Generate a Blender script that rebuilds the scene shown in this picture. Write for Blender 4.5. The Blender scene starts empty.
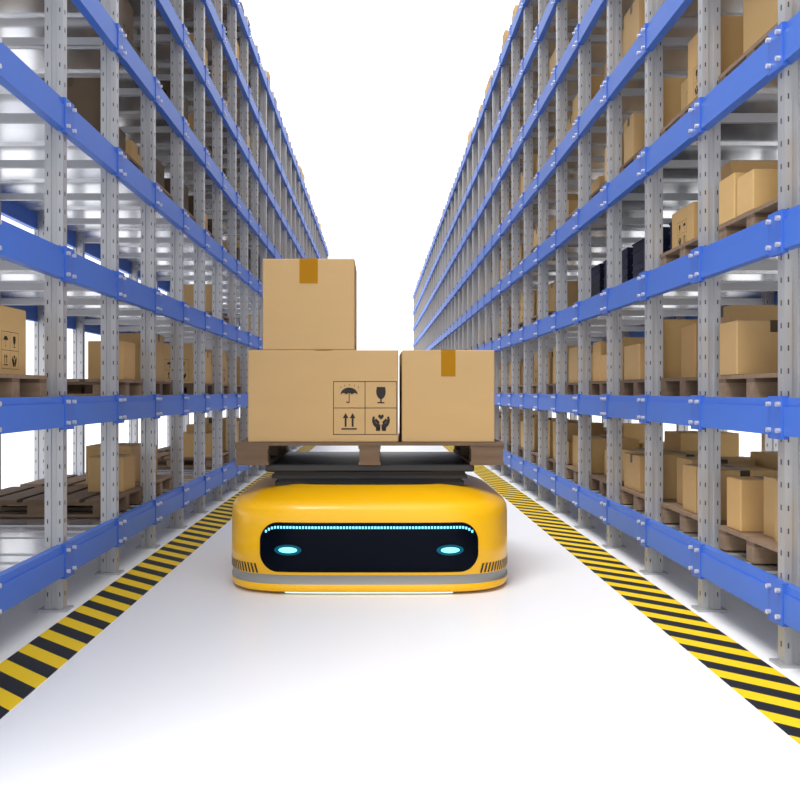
import bpy, math, random, bisect
from mathutils import Vector
random.seed(7)
F=950.0; H=1.2; CX=-.025
sc=bpy.context.scene
sc.view_settings.view_transform='Standard'
sc.view_settings.look='None'

# ---------------------------------------------------------------- materials
def mat(name,col,rough=.5,metal=0.,emit=None,es=0.,noise=None,coat=0.,spec=None,bump=0.):
    m=bpy.data.materials.new(name); m.use_nodes=True
    nt=m.node_tree; b=nt.nodes['Principled BSDF']
    b.inputs['Base Color'].default_value=(*col,1)
    b.inputs['Roughness'].default_value=rough
    b.inputs['Metallic'].default_value=metal
    if coat: 
        b.inputs['Coat Weight'].default_value=coat
        b.inputs['Coat Roughness'].default_value=.05
    if spec is not None: b.inputs['Specular IOR Level'].default_value=spec
    if emit:
        b.inputs['Emission Color'].default_value=(*emit,1)
        b.inputs['Emission Strength'].default_value=es
    if noise:
        sx,sy,sz,amt=noise
        tc=nt.nodes.new('ShaderNodeTexCoord'); mp=nt.nodes.new('ShaderNodeMapping')
        mp.inputs['Scale'].default_value=(sx,sy,sz)
        n=nt.nodes.new('ShaderNodeTexNoise'); n.inputs['Scale'].default_value=1.0; n.inputs['Detail'].default_value=4
        nt.links.new(tc.outputs['Object'],mp.inputs['Vector']); nt.links.new(mp.outputs['Vector'],n.inputs['Vector'])
        r=nt.nodes.new('ShaderNodeMix'); r.data_type='RGBA'
        r.inputs[6].default_value=(*[c*(1-amt) for c in col],1)
        r.inputs[7].default_value=(*[min(1,c*(1+amt)) for c in col],1)
        nt.links.new(n.outputs['Fac'],r.inputs[0]); nt.links.new(r.outputs[2],b.inputs['Base Color'])
        if bump:
            bp=nt.nodes.new('ShaderNodeBump'); bp.inputs['Strength'].default_value=bump
            nt.links.new(n.outputs['Fac'],bp.inputs['Height']); nt.links.new(bp.outputs['Normal'],b.inputs['Normal'])
    return m

CARD=mat('cardboard',(.51,.33,.14),.75,noise=(3,3,9,.05))
CARD2=mat('cardboard_light',(.66,.43,.17),.75,noise=(3,3,9,.06))
CARD3=mat('cardboard_tan',(.58,.36,.14),.75,noise=(3,3,9,.06))
CARDK=mat('cardboard_shaded',(.10,.065,.035),.75,noise=(3,3,9,.1))  # cardboard with the shade of the upper left shelves painted into its colour
SEAM=mat('carton_seam',(.12,.07,.03),.8)
TAPE=mat('packing_tape',(.36,.16,.0005),.35,spec=.12)
TAPED=mat('packing_tape_brown',(.05,.03,.01),.4)
INK=mat('print_ink',(.02,.015,.012),.8)
WOOD=mat('pallet_wood',(.27,.18,.11),.8,noise=(4,30,30,.4),bump=.1)
WOODD=mat('pallet_wood_dark',(.15,.095,.055),.8,noise=(4,30,30,.4),bump=.1)
STEEL=mat('galvanised_steel',(.46,.465,.48),.42,.45,noise=(5,5,2,.08))
DECK=mat('shelf_sheet_metal',(.72,.73,.75),.22,.85,noise=(2,4,2,.1))
HOLE=mat('slot_dark',(.07,.07,.075),.8)
BLUE=mat('blue_beam_paint',(.055,.165,.62),.42,noise=(3,3,3,.05),spec=.25)
BLUED=mat('blue_connector_paint',(.05,.145,.57),.42,spec=.25)
BOLT=mat('bolt_zinc',(.75,.75,.78),.3,.6)
CRATE=mat('navy_plastic',(.006,.010,.035),.4)
YEL=mat('robot_yellow_paint',(.95,.50,.001),.33,coat=.25,spec=.35)
GREY=mat('robot_grey_band',(.28,.275,.25),.45)
BLK=mat('robot_black_plastic',(.012,.012,.013),.45)
GLASS=mat('robot_black_glass',(.001,.0025,.007),.12,spec=.06)
RUB=mat('rubber_bellows',(.02,.02,.022),.7)
LED=mat('cyan_led',(.1,.6,.8),.4,emit=(.25,.75,1.),es=1.3)
LAMP=mat('headlight_cyan',(.1,.8,.9),.4,emit=(.25,.95,1.),es=1.3)
HALO=mat('headlight_halo',(.0,.04,.07),.2,emit=(.0,.22,.36),es=.3,spec=.1)  # painted glow around each headlight, a tinted weakly emissive ellipse
GLOW=mat('under_glow_strip',(.6,.8,.8),.4,emit=(.6,1.,.9),es=.9)

# ---------------------------------------------------------------- mesh builder
class MB:
    def __init__(s): s.v=[];s.f=[];s.m=[];s.mats=[]
    def mi(s,m):
        if m not in s.mats: s.mats.append(m)
        return s.mats.index(m)
    def poly(s,pts,m):
        i=len(s.v); s.v+=[tuple(p) for p in pts]; s.f.append(tuple(range(i,i+len(pts)))); s.m.append(s.mi(m))
    def box(s,x0,x1,y0,y1,z0,z1,m):
        if x0>x1:x0,x1=x1,x0
        if y0>y1:y0,y1=y1,y0
        i=len(s.v)
        s.v+=[(x0,y0,z0),(x1,y0,z0),(x1,y1,z0),(x0,y1,z0),(x0,y0,z1),(x1,y0,z1),(x1,y1,z1),(x0,y1,z1)]
        k=s.mi(m)
        for q in ((0,3,2,1),(4,5,6,7),(0,1,5,4),(1,2,6,5),(2,3,7,6),(3,0,4,7)):
            s.f.append(tuple(i+a for a in q)); s.m.append(k)
    def rbox(s,x0,x1,y0,y1,z0,z1,m,r=.006):
        if x0>x1:x0,x1=x1,x0
        c=((x0+x1)/2,(y0+y1)/2,(z0+z1)/2); h=((x1-x0)/2,(y1-y0)/2,(z1-z0)/2)
        k=s.mi(m); idx={}
        for sx in(-1,1):
            for sy in(-1,1):
                for sz in(-1,1):
                    for a in range(3):
                        S=(sx,sy,sz)
                        p=[c[j]+S[j]*(h[j]-(0 if j==a else r)) for j in range(3)]
                        idx[(sx,sy,sz,a)]=len(s.v); s.v.append(tuple(p))
        def add(keys,n):
            pts=[Vector(s.v[idx[q]]) for q in keys]
            nn=(pts[1]-pts[0]).cross(pts[2]-pts[0])
            if nn.dot(Vector(n))<0: keys=keys[::-1]
            s.f.append(tuple(idx[q] for q in keys)); s.m.append(k)
        for a in range(3):
            b,d=[j for j in range(3) if j!=a]
            for sg in(-1,1):
                ks=[]
                for (p,q) in((-1,-1),(1,-1),(1,1),(-1,1)):
                    S=[0,0,0];S[a]=sg;S[b]=p;S[d]=q; ks.append((*S,a))
                n=[0,0,0];n[a]=sg; add(ks,n)
            for p in(-1,1):
                for q in(-1,1):
                    S0=[0,0,0];S0[a]=-1;S0[b]=p;S0[d]=q
                    S1=list(S0);S1[a]=1
                    n=[0,0,0];n[b]=p;n[d]=q
                    add([(*S0,b),(*S1,b),(*S1,d),(*S0,d)],n)
        for sx in(-1,1):
            for sy in(-1,1):
                for sz in(-1,1):
                    add([(sx,sy,sz,0),(sx,sy,sz,1),(sx,sy,sz,2)],(sx,sy,sz))
    def prism(s,prof,z0,z1,m):
        n=len(prof); i=len(s.v); k=s.mi(m)
        A=sum(prof[j][0]*prof[(j+1)%n][1]-prof[(j+1)%n][0]*prof[j][1] for j in range(n))
        if A<0: prof=prof[::-1]
        s.v+=[(x,y,z0) for x,y in prof]+[(x,y,z1) for x,y in prof]
        for j in range(n):
            s.f.append((i+j,i+(j+1)%n,i+n+(j+1)%n,i+n+j)); s.m.append(k)
        s.f.append(tuple(i+n+j for j in range(n))); s.m.append(k)
        s.f.append(tuple(i+j for j in reversed(range(n)))); s.m.append(k)
    def cylx(s,x0,x1,y,z,r,m,n=8):
        i=len(s.v);k=s.mi(m)
        for X in(x0,x1):
            s.v+=[(X,y+r*math.cos(2*math.pi*j/n),z+r*math.sin(2*math.pi*j/n)) for j in range(n)]
        for j in range(n):
            s.f.append((i+j,i+(j+1)%n,i+n+(j+1)%n,i+n+j)); s.m.append(k)
        s.f.append(tuple(i+j for j in range(n)));s.m.append(k)
        s.f.append(tuple(i+n+j for j in range(n)));s.m.append(k)
    def obj(s,name,parent=None,smooth=False,origin=None):
        me=bpy.data.meshes.new(name)
        if origin:
            s.v=[(a-origin[0],b-origin[1],c-origin[2]) for a,b,c in s.v]
        me.from_pydata(s.v,[],s.f)
        for m in s.mats: me.materials.append(m)
        me.polygons.foreach_set('material_index',s.m)
        if smooth: me.polygons.foreach_set('use_smooth',[True]*len(s.f))
        me.update()
        o=bpy.data.objects.new(name,me); sc.collection.objects.link(o)
        if origin: o.location=origin
        if parent: o.parent=parent
        return o

# ---------------------------------------------------------------- floor
def floor():
    m=bpy.data.materials.new('white_epoxy_floor'); m.use_nodes=True; nt=m.node_tree;b=nt.nodes['Principled BSDF']
    tc=nt.nodes.new('ShaderNodeTexCoord'); n=nt.nodes.new('ShaderNodeTexNoise'); n.inputs['Scale'].default_value=.6
    r=nt.nodes.new('ShaderNodeMix'); r.data_type='RGBA'
    r.inputs[6].default_value=(.90,.90,.91,1); r.inputs[7].default_value=(.93,.93,.935,1)
    nt.links.new(tc.outputs['Object'],n.inputs['Vector']);nt.links.new(n.outputs['Fac'],r.inputs[0]);nt.links.new(r.outputs[2],b.inputs['Base Color'])
    b.inputs['Roughness'].default_value=.38
    mb=MB(); mb.box(-150,150,-60,400,-.1,0,m); mb.obj('floor')
floor()

def tape_mat():
    m=bpy.data.materials.new('hazard_stripes'); m.use_nodes=True; nt=m.node_tree;b=nt.nodes['Principled BSDF']
    tc=nt.nodes.new('ShaderNodeTexCoord'); sp=nt.nodes.new('ShaderNodeSeparateXYZ')
    nt.links.new(tc.outputs['Object'],sp.inputs[0])
    def M(op,a,bv):
        n=nt.nodes.new('ShaderNodeMath'); n.operation=op
        for i,q in enumerate((a,bv)):
            if q is None: continue
            if isinstance(q,(int,float)): n.inputs[i].default_value=q
            else: nt.links.new(q,n.inputs[i])
        return n.outputs[0]
    t=M('ADD',sp.outputs['X'],sp.outputs['Y']); t=M('MULTIPLY',t,1/.27); t=M('FRACT',t,None); t=M('GREATER_THAN',t,.5)
    r=nt.nodes.new('ShaderNodeMix'); r.data_type='RGBA'
    r.inputs[6].default_value=(.90,.60,.004,1); r.inputs[7].default_value=(.014,.014,.015,1)
    nt.links.new(t,r.inputs[0]);nt.links.new(r.outputs[2],b.inputs['Base Color']); b.inputs['Roughness'].default_value=.5
    b.inputs['Specular IOR Level'].default_value=.2
    return m
TM=tape_mat()
for sgn in(-1,1):
    mb=MB(); mb.box(sgn*1.41,sgn*1.69,-1,50,0,.003,TM); mb.obj('hazard_floor_tape')

# ---------------------------------------------------------------- racks
X0=1.75; DEP=1.3; L=1.052; Y0=6.286; N0=-4
LV=[.282+.81*k for k in range(8)]
TOP=6.17
def yp(n): return Y0+L*n
def rack(s,nend):
    mb=MB()
    for n in range(N0,nend+1):
        y=yp(n); near=n<8
        for u0,back in((X0,False),(X0+DEP-.1,True)):
            u1=u0+.1
            p=[(u0,-.035),(u0+.034,-.035),(u0+.038,-.026),(u0+.062,-.026),(u0+.066,-.035),(u1,-.035),(u1,.035),(u0,.035)]
            mb.prism([(s*a,y+b) for a,b in p],0.012,TOP,STEEL)
            mb.box(s*(u0-.03),s*(u1+.03),y-.06,y+.06,0,.012,STEEL)
            if near:
                z=.08; k=0
                while z<TOP-.05:
                    for du in(.013,.080):
                        x=s*(u0+du); w=s*.007
                        mb.poly([(x,y-.0356,z),(x+w,y-.0356,z),(x+w,y-.0356,z+.024),(x,y-.0356,z+.024)],HOLE)
                    if not back:
                        mb.box(s*(u0-.0006),s*(u0+.001),y-.006,y+.006,z,z+.024,HOLE)
                    z+=.10; k+=1
        for zc in LV:
            mb.box(s*(X0+.1),s*(X0+DEP-.1),y-.015,y+.015,zc-.03,zc+.02,STEEL)
            mb.box(s*(X0-.028),s*X0,y-.075,y+.075,zc-.098,zc+.09,BLUED)
            if near:
                for dy in(-.05,.05):
                    for dz in(-.06,.055):
                        mb.cylx(s*(X0-.046),s*(X0-.028),y+dy,zc+dz,.011,BOLT)
    for n in range(N0,nend):
        ya=yp(n)+.035; yb=yp(n+1)-.035
        for zc in LV:
            mb.box(s*(X0-.022),s*(X0+.03),ya,yb,zc-.0825,zc+.045,BLUE)
            mb.box(s*(X0-.012),s*(X0+.03),ya,yb,zc+.045,zc+.0825,BLUE)
            mb.box(s*(X0+DEP-.03),s*(X0+DEP+.02),ya,yb,zc-.0825,zc+.0825,BLUE)
            mb.box(s*(X0+.03),s*(X0+DEP-.03),ya-.035,yb+.035,zc+.058,zc+.07,DECK)
            for k in range(2):
                yy=ya+(k+.5)*(yb-ya)/2
                mb.box(s*(X0+.03),s*(X0+DEP-.03),yy-.006,yy+.006,zc+.044,zc+.058,DECK)
            for k in range(1,4):
                yy=ya+k*(yb-ya)/4
                mb.box(s*(X0+.03),s*(X0+DEP-.03),yy-.004,yy+.004,zc+.07,zc+.076,STEEL)
    mb.obj('pallet_rack')
NL,NR=25,39
rack(-1,NL); rack(1,NR)

# ---------------------------------------------------------------- pallets & cartons
def pallet(mb,x0,x1,y0,y1,z,along='x',h=.12,mt=WOOD):
    if x0>x1:x0,x1=x1,x0
    t=.02
    if along=='x':
        n=5; w=(y1-y0)/(n+ (n-1)*.25)
        for i in range(n):
            a=y0+i*w*1.25; mb.box(x0,x1,a,a+w,z+h-t,z+h,mt)
        for cx in(x0+.105,(x0+x1)/2,x1-.105):
            w2=.105 if cx!=(x0+x1)/2 else .07
            mb.box(cx-w2,cx+w2,y0+.004,y1,z+h-2*t,z+h-t,WOODD)
            mb.box(cx-w2,cx+w2,y0,y1,z,z+t,mt)
            for cy in(y0+.07,(y0+y1)/2,y1-.07):
                mb.box(cx-w2+.006,cx+w2-.006,cy-.068,cy+.068,z+t,z+h-2*t,mt)
    else:
        n=5; w=(x1-x0)/(n+(n-1)*.25)
        for i in range(n):
            a=x0+i*w*1.25; mb.box(a,a+w,y0,y1,z+h-t,z+h,mt)
        for cy in(y0+.06,(y0+y1)/2,y1-.06):
            mb.box(x0,x1,cy-.05,cy+.05,z+h-2*t,z+h-t,WOODD)
            mb.box(x0,x1,cy-.05,cy+.05,z,z+t,mt)
            for cx in(x0+.06,(x0+x1)/2,x1-.06):
                mb.box(cx-.06,cx+.06,cy-.05,cy+.05,z+t,z+h-2*t,mt)

def icons(mb,P,size):
    W=1.0;Hh=.84
    def q(pts): mb.poly([P(a*size,b*size) for a,b in pts],INK)
    def rect(a0,a1,b0,b1): q([(a0,b0),(a1,b0),(a1,b1),(a0,b1)])
    t=.018
    rect(-W,W,Hh-t,Hh);rect(-W,W,-Hh,-Hh+t);rect(-W,-W+t,-Hh,Hh);rect(W-t,W,-Hh,Hh);rect(-t/2,t/2,-Hh,Hh);rect(-W,W,-t/2,t/2)
    cx,cy=-.5,.42
    dome=[(cx+.27*math.cos(a),cy+.0+.22*math.sin(a)) for a in [math.pi*i/14 for i in range(15)]]
    sc_=[]
    for k in range(3):
        for j in range(1,6):
            x=cx-.27+.18*k+.18*j/6; sc_.append((x,cy+.05*math.sin(math.pi*j/6)))
        if k<2: sc_.append((cx-.27+.18*(k+1),cy))
    q(dome+sc_)
    rect(cx-.012,cx+.012,cy-.24,cy+.05)
    rect(cx-.07,cx+.012,cy-.26,cy-.235); rect(cx-.08,cx-.055,cy-.26,cy-.2)
    for dx,dy in((-.28,.22),(-.15,.27),(.0,.29),(.15,.27),(.28,.22)):
        q([(cx+dx,cy+dy),(cx+dx+.03,cy+dy-.01),(cx+dx+.015,cy+dy+.05)])
    cx=.5
    bowl=[(cx+.15*math.cos(a),cy+.10+.24*math.sin(a)) for a in [math.pi+math.pi*i/12 for i in range(13)]]
    q([(cx-.13,cy+.24)]+bowl+[(cx+.13,cy+.24)])
    rect(cx-.02,cx+.02,cy-.24,cy-.12); rect(cx-.11,cx+.11,cy-.27,cy-.235)
    cy=-.42
    for cx in(-.61,-.39):
        q([(cx-.09,cy+.10),(cx+.09,cy+.10),(cx,cy+.26)]); rect(cx-.03,cx+.03,cy-.17,cy+.11)
    rect(-.74,-.26,cy-.26,cy-.215)
    cx=.5
    for sg in(-1,1):
        o=[];i_=[]
        for k in range(9):
            a=math.radians(-85+ k*14)
            o.append((cx+sg*.28*math.cos(a),cy+.03+.28*math.sin(a)))
            i_.append((cx+sg*(.17+.04*k/8)*math.cos(a),cy+.05+(.15+.04*k/8)*math.sin(a)))
        q(o+i_[::-1])
        q([(cx+sg*.04,cy-.02),(cx+sg*.16,cy+.10),(cx+sg*.2,cy+.02),(cx+sg*.07,cy-.12)])
        rect(cx+sg*.03 if sg>0 else cx-.16,cx+.16 if sg>0 else cx-.03,cy-.30,cy-.2)
    q([(cx,cy+.05),(cx+.09,cy+.14),(cx+.08,cy+.2),(cx+.04,cy+.22),(cx,cy+.18),(cx-.04,cy+.22),(cx-.08,cy+.2),(cx-.09,cy+.14)])

def carton(mb,x0,x1,y0,y1,z0,z1,m=CARD,dir='y',tape=TAPED,tw=.07,th=.07,big=False,s=1,ic=None):
    if x0>x1:x0,x1=x1,x0
    e=.0015
    if big: mb.rbox(x0,x1,y0,y1,z0,z1,m,.005)
    else: mb.box(x0,x1,y0,y1,z0,z1,m)
    cx=(x0+x1)/2;cy=(y0+y1)/2
    if dir=='y':
        mb.box(cx-.002,cx+.002,y0+.004,y1-.004,z1-.001,z1+.0008,SEAM)
        if tape:
            mb.box(cx-tw/2,cx+tw/2,y0-e,y1+e,z1,z1+e,tape)
            if th>0:
                mb.box(cx-tw/2,cx+tw/2,y0-e,y0+.001,z1-th,z1,tape)
                mb.box(cx-tw/2,cx+tw/2,y1-.001,y1+e,z1-th,z1,tape)
    else:
        mb.box(x0+.004,x1-.004,cy-.002,cy+.002,z1-.001,z1+.0008,SEAM)
        if tape:
            mb.box(x0-e,x1+e,cy-tw/2,cy+tw/2,z1,z1+e,tape)
            mb.box(x0-e,x0+.001,cy-tw/2,cy+tw/2,z1-th,z1,tape)
            mb.box(x1-.001,x1+e,cy-tw/2,cy+tw/2,z1-th,z1,tape)
    if ic=='front':
        w=min((x1-x0)*.3,(z1-z0)*.4)
        ox=x1-w*1.25; oz=z0+w*1.05
        icons(mb,lambda a,b:(ox+a,y0-.0012,oz+b),w)
    if ic=='aisle':
        w=min((y1-y0)*.25,(z1-z0)*.35)
        xs=x0-.0012 if s>0 else x1+.0012
        oy=cy; oz=z0+w*1.1
        icons(mb,lambda a,b:(xs,oy+a,oz+b),w)

def load(side,bay,lv,stockP,stockB,indiv,cells=None,u0=None,dep=1.0,cards=None):
    zt=LV[lv]+.0825
    if u0 is None: u0=X0+.07
    y0=yp(bay)+.08; y1=yp(bay+1)-.08
    zp=zt-.006
    mp=MB() if indiv else stockP
    pallet(mp,side*u0,side*(u0+dep),y0,y1,zp,along='y',mt=random.choice((WOOD,WOOD,WOODD)))
    if indiv: mp.obj('wooden_pallet')
    zb=zp+.12
    if cells is None:
        cells=[]
        ny=random.choice((2,2,3)); nu=2
        if cards is LOWLEFT: nu=1
        for i in range(ny):
            for j in range(nu):
                if random.random()<.12: continue
                hh=random.choice((.22,.26,.30,.34,.40))
                cells.append((i/ny+.01,(i+1)/ny-.015,.03+j*.49+random.choice((0,.04,.1)),.03+j*.49+random.choice((.4,.46)),hh))
    for c_ in cells:
        (a,b,c,d,hh)=c_[:5]
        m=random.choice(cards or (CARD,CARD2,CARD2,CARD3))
        mb=MB() if indiv else stockB
        yy0=y0+a*(y1-y0); yy1=y0+b*(y1-y0)
        ic=random.choice(('front',None,None,'aisle')) if bay<6 else None
        dr=random.choice('yyx')
        if len(c_)>5: ic=c_[5]; dr='y'
        carton(mb,side*(u0+c*dep),side*(u0+d*dep),yy0,yy1,zb,zb+hh,m,dir=dr,tw=.055,th=.06,s=side,ic=ic,big=indiv)
        if indiv: mb.obj('cardboard_box')
LOWLEFT=(CARD,CARD3)
for side,ne in((-1,NL),(1,NR)):
    sp=MB();sb=MB()
    for bay in range(-3,ne):
        for lv in range(8):
            r=random.random(); cells=None; cards=None
            indiv=(bay<=1 and lv<=2)
            if side>0:
                if lv==2 and bay in(0,1,2,3): continue
                if bay>-1 and r>.92: continue
                if bay==-2 and lv==0: cells=[(.02,.34,.06,.46,.30,None),(.37,.60,.10,.5,.30,None),(.70,.92,.02,.36,.27,None),(.1,.5,.53,.95,.3,None),(.55,.98,.53,.95,.3,None)]
                if bay==-1 and lv==0: cells=[(.02,.30,.03,.40,.28,None),(.34,.6,.03,.42,.28,None),(.66,.98,.1,.5,.3,None),(.1,.9,.55,.95,.34,None)]
                if bay==-2 and lv==1: cells=[(.70,.98,.0,.40,.28,None),(.15,.62,.42,.85,.25,'front')]
                if bay==-2 and lv==2: cells=[(.0,.40,.22,.62,.30,None),(.46,.70,.0,.35,.2,None),(.74,.99,.0,.33,.24,None)]
                if bay==-2 and lv==3: cells=[(.1,.95,.12,.75,.40,None)]
                if bay<=-2 and lv>=4: continue
            else:
                if bay==-3: continue
                if bay==-2:
                    if lv!=1: continue
                    cells=[(.45,.96,.10,.5,.35,'aisle')]
                elif lv<=1:
                    if bay<0 or (bay>1 and r>.6): continue
                    cards=LOWLEFT
                    if bay==0: cells=[(.55,.92,.04,.30,.28 if lv==1 else .25,None)]
                elif lv==2:
                    if bay<3 or r>.6: continue
                    cards=LOWLEFT
                else:
                    if bay<0 or r>.85: continue
                    cards=(CARDK,CARDK,CARDK,CARD3) if bay<9 else None  # nearer upper boxes mostly take the card colour darkened to imitate shade
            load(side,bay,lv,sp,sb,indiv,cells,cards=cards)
    sp.obj('pallet_stock'); sb.obj('stacked_cardboard_boxes')

# dark plastic crates on the right rack
mb=MB()
def crate(x0,x1,y0,y1,z0,h):
    t=.012
    mb.box(x0,x1,y0,y1,z0,z0+t,CRATE)
    mb.box(x0,x0+t,y0,y1,z0+t,z0+h,CRATE);mb.box(x1-t,x1,y0,y1,z0+t,z0+h,CRATE)
    mb.box(x0+t,x1-t,y0,y0+t,z0+t,z0+h,CRATE);mb.box(x0+t,x1-t,y1-t,y1,z0+t,z0+h,CRATE)
    for zz in(z0+h*.5,z0+h-.02):
        mb.box(x0-.008,x1+.008,y0-.008,y0,zz,zz+.015,CRATE);mb.box(x0-.008,x1+.008,y1,y1+.008,zz,zz+.015,CRATE)
        mb.box(x0-.008,x0,y0,y1,zz,zz+.015,CRATE);mb.box(x1,x1+.008,y0,y1,zz,zz+.015,CRATE)
for bay in(0,1,2,3):
    for i in range(2):
        for j in range(2):
            for k in range(3 if (i+j+bay)%4 else 2):
                a=yp(bay)+.08+i*.45; u=X0+.45+j*.36
                crate(u,u+.33,a,a+.42,LV[2]+.077+k*.17,.17)
mb.obj('plastic_crates')

# ---------------------------------------------------------------- robot
RX=-.053+CX; RF=5.60; HW=.886; HD=1.05; NE=5.0
RY=RF+HD
root=bpy.data.objects.new('warehouse_transport_robot',None); sc.collection.objects.link(root); root.location=(RX,RY,0)
_tab={}
def table(ins):
    key=round(ins,4)
    if key in _tab: return _tab[key]
    a=HW-ins;b=HD-ins; pts=[]
    K=900
    for i in range(K+1):
        t=math.pi/2*(0.5-0.5*math.cos(math.pi*i/K))
        pts.append((a*math.sin(t)**(2/NE),-b*max(0,math.cos(t))**(2/NE)))
    s=[0]
    for i in range(K): s.append(s[-1]+math.dist(pts[i],pts[i+1]))
    _tab[key]=(pts,s); return _tab[key]
def at(s,ins=0.,off=0.):
    pts,S=table(ins); sg=1 if s>=0 else -1; q=min(abs(s),S[-1]-1e-6)
    i=max(0,min(len(pts)-2,bisect.bisect(S,q)-1))
    t=(q-S[i])/max(1e-9,S[i+1]-S[i])
    x=pts[i][0]*(1-t)+pts[i+1][0]*t; y=pts[i][1]*(1-t)+pts[i+1][1]*t
    dx=pts[i+1][0]-pts[i][0]; dy=pts[i+1][1]-pts[i][1]; l=math.hypot(dx,dy) or 1
    nx,ny=dy/l,-dx/l
    return (sg*(x+nx*off),y+ny*off)
def ring(ins,K=48):
    pts,S=table(ins); T=S[-1]
    q=[at(T*i/K,ins) for i in range(K+1)]
    full=q[:-1]+[(x,-y) for x,y in q[::-1]][:-1]
    full=full+[(-x,-y) for x,y in q[:-1]]+[(-x,y) for x,y in q[::-1]][:-1]
    return full
mb=MB()
prof=[(.016,.10,BLK),(.016,.016,YEL),(.024,.004,YEL),(.034,.0,YEL),(.064,.0,YEL),(.066,.006,GREY),(.118,.006,GREY),(.121,.0,YEL),(.30,.0,YEL),(.455,.001,YEL),(.492,.006,YEL),
      (.518,.020,YEL),(.536,.042,YEL),(.552,.078,YEL),(.570,.13,YEL),(.590,.20,YEL),(.604,.27,YEL),(.614,.33,YEL),(.618,.36,YEL),(.619,.37,BLK),(.611,.38,BLK),(.611,.50,BLK)]
rings=[]
for z,ins,m in prof:
    r=ring(ins); i=len(mb.v); mb.v+=[(x,y,z) for x,y in r]; rings.append((i,len(r)))
for k in range(len(rings)-1):
    a,n=rings[k];b,_=rings[k+1]
    for j in range(n):
        mb.f.append((a+j,a+(j+1)%n,b+(j+1)%n,b+j)); mb.m.append(mb.mi(prof[k+1][2]))
a,n=rings[-1]; mb.f.append(tuple(a+j for j in range(n))); mb.m.append(mb.mi(BLK))
a,n=rings[0]; mb.f.append(tuple(a+j for j in reversed(range(n)))); mb.m.append(mb.mi(BLK))
body=mb.obj('body',root,True)

SP=.650; ZB=.137; ZT=.428; RC=.11
def zl(s):
    q=abs(s)-(SP-RC)
    d=0 if q<=0 else RC-math.sqrt(max(0,RC*RC-q*q))
    return ZB+d,ZT-d
mb=MB(); NS=90; NZ=10
cols=[]
for i in range(NS+1):
    s=-SP*math.cos(math.pi*i/NS)
    lo,hi=zl(s); col=[]
    seq=[(lo-.004,-.01),(lo,.004)]+[(lo+(hi-lo)*(k/NZ)*.96+.02*(hi-lo),.009) for k in range(NZ+1)]+[(hi,.004),(hi+.004,-.01)]
    for z,o in seq:
        x,y=at(s,0,o); col.append(len(mb.v)); mb.v.append((x,y,z))
    cols.append(col)
k_=mb.mi(GLASS)
for i in range(NS):
    for j in range(len(cols[0])-1):
        mb.f.append((cols[i][j],cols[i+1][j],cols[i+1][j+1],cols[i][j+1])); mb.m.append(k_)
mb.obj('visor',root,True)
mb=MB()
s=-.61
while s<.615:
    lo,hi=zl(s); z=hi-.034
    x0,y0=at(s-.0058,0,.0105); x1,y1=at(s+.0058,0,.0105)
    mb.poly([(x0,y0,z),(x1,y1,z),(x1,y1,z+.015),(x0,y0,z+.015)],LED)
    s+=.0185
mb.obj('led_row',root)
def ell(name,sc_,zc,ra,rb,off,m):
    mb=MB(); pts=[]
    for i in range(32):
        a=2*math.pi*i/32; x,y=at(sc_+ra*math.cos(a),0,off); pts.append((x,y,zc+rb*math.sin(a)))
    x,y=at(sc_,0,off); c=(x,y,zc)
    for i in range(32): mb.poly([c,pts[i],pts[(i+1)%32]],m)
    mb.obj(name,root)
for sg in(-1,1):
    ell('headlight_halo',sg*.478,.268,.08,.031,.0105,HALO)  # halo of light drawn as a larger ellipse behind the lamp
    ell('headlight',sg*.478,.268,.055,.017,.012,LAMP)
mb=MB()
for sg in(-1,1):
    s=.665
    while s<1.15:
        p=[]
        for ds,z in((0,.124),(.013,.124),(.032,.180),(.019,.180)):
            x,y=at(sg*(s+ds),0,.0015); p.append((x,y,z))
        mb.poly(p,BLK); s+=.027
mb.obj('corner_markings',root)
mb=MB()
for i in range(40):
    s0=-.5+1.0*i/40; s1=s0+1.0/40
    a=at(s0,0.03,0);b=at(s1,0.03,0)
    mb.poly([(a[0],a[1],.006),(b[0],b[1],.006),(b[0],b[1],.016),(a[0],a[1],.016)],GLOW)
mb.obj('under_light_strip',root)
mb=MB()
for wx in(-.6,.6):
    for wy in(-.75,0,.75):
        mb.cylx(wx-.03,wx+.03,wy,.05,.05,BLK,24)
mb.obj('wheels',root,True)
mb=MB()
zz=.609
for k in range(4):
    w=.60-(k%2)*.025
    mb.box(-w-.01*k,w+.01*k,-.62-.01*k+(k%2)*.02,.62,zz,zz+.022,RUB); zz+=.022
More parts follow.
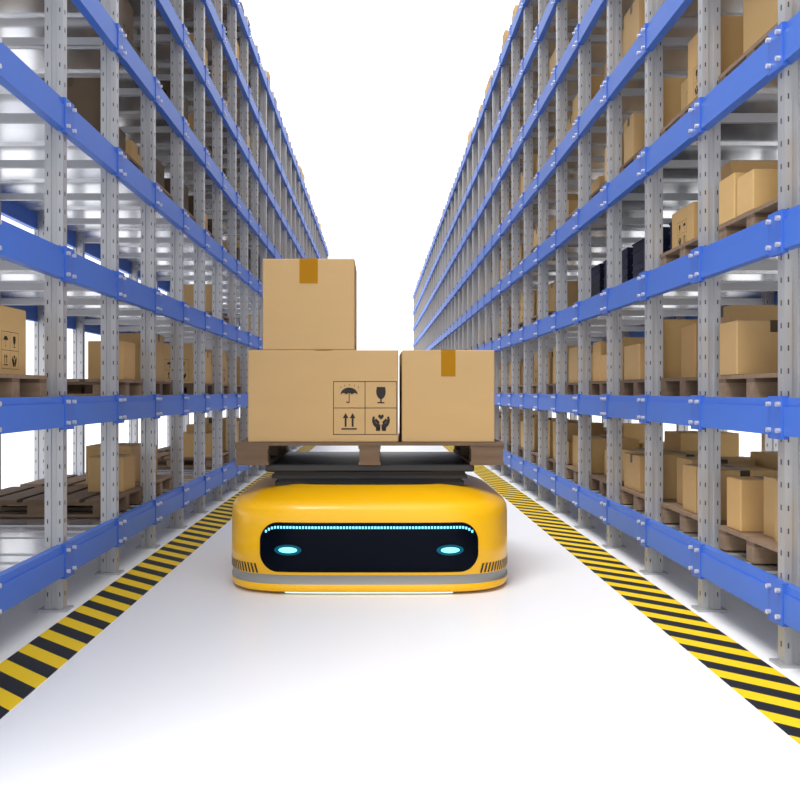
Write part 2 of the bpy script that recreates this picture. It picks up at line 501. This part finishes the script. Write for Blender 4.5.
mb.rbox(-.66,.66,-.66,.66,zz,.741,BLK,.008)
mb.obj('lift_platform',root)

# ---------------------------------------------------------------- pallet load on robot
PF=5.95
def pxx(px,Z=PF): return (px-378)*Z/F+CX
def pz(py,Z=PF): return H-(py-392)*Z/F
mb=MB(); o=(pxx(369.5),PF+.7,.741)
ztop=pz(442.5)
pallet(mb,pxx(235),pxx(504),PF,PF+1.35,.741,along='x',h=ztop-.741,mt=WOODD)
mb.obj('wooden_pallet',origin=o)
def big(x0,x1,y0,y1,dy,dep,**k):
    mb=MB()
    carton(mb,pxx(x0),pxx(x1),PF+dy,PF+dy+dep,pz(y1),pz(y0),big=True,**k)
    return mb
zb=442.4
B=big(247.5,398.5,350,zb,.02,.85,m=CARD,tape=TAPE,tw=.10,th=.0)
cx,cz=pxx(365),pz(408); yf=PF+.02-.0015; 
icons(B,lambda a,b:(cx+a,yf,cz+b),.2)
B.obj('cardboard_box')
big(402,495,350,zb,.02,.75,m=CARD,tape=TAPE,tw=.09,th=.165).obj('cardboard_box')
big(262,354.5,258,349.8,.03,.6,m=CARD,tape=TAPE,tw=.115,th=.155).obj('cardboard_box')

# ---------------------------------------------------------------- light
w=bpy.data.worlds.new('white_studio'); sc.world=w; w.use_nodes=True
w.node_tree.nodes['Background'].inputs[0].default_value=(.985,.99,1,1); w.node_tree.nodes['Background'].inputs[1].default_value=1.6
sd=bpy.data.lights.new('sun','SUN'); sd.energy=2.4; sd.angle=math.radians(25); sd.color=(1,.985,.96)
so=bpy.data.objects.new('sun_light',sd); sc.collection.objects.link(so)
so.rotation_euler=Vector((-.28,-.40,1)).to_track_quat('Z','Y').to_euler(); so.location=(-3,-4,10)

cd=bpy.data.cameras.new('cam'); cd.sensor_width=36; cd.lens=F*36/800; cd.shift_x=.0275; cd.shift_y=-.01; cd.clip_end=1000
co=bpy.data.objects.new('camera',cd); sc.collection.objects.link(co); co.location=(CX,0,H); co.rotation_euler=(math.pi/2,0,0)
sc.camera=co
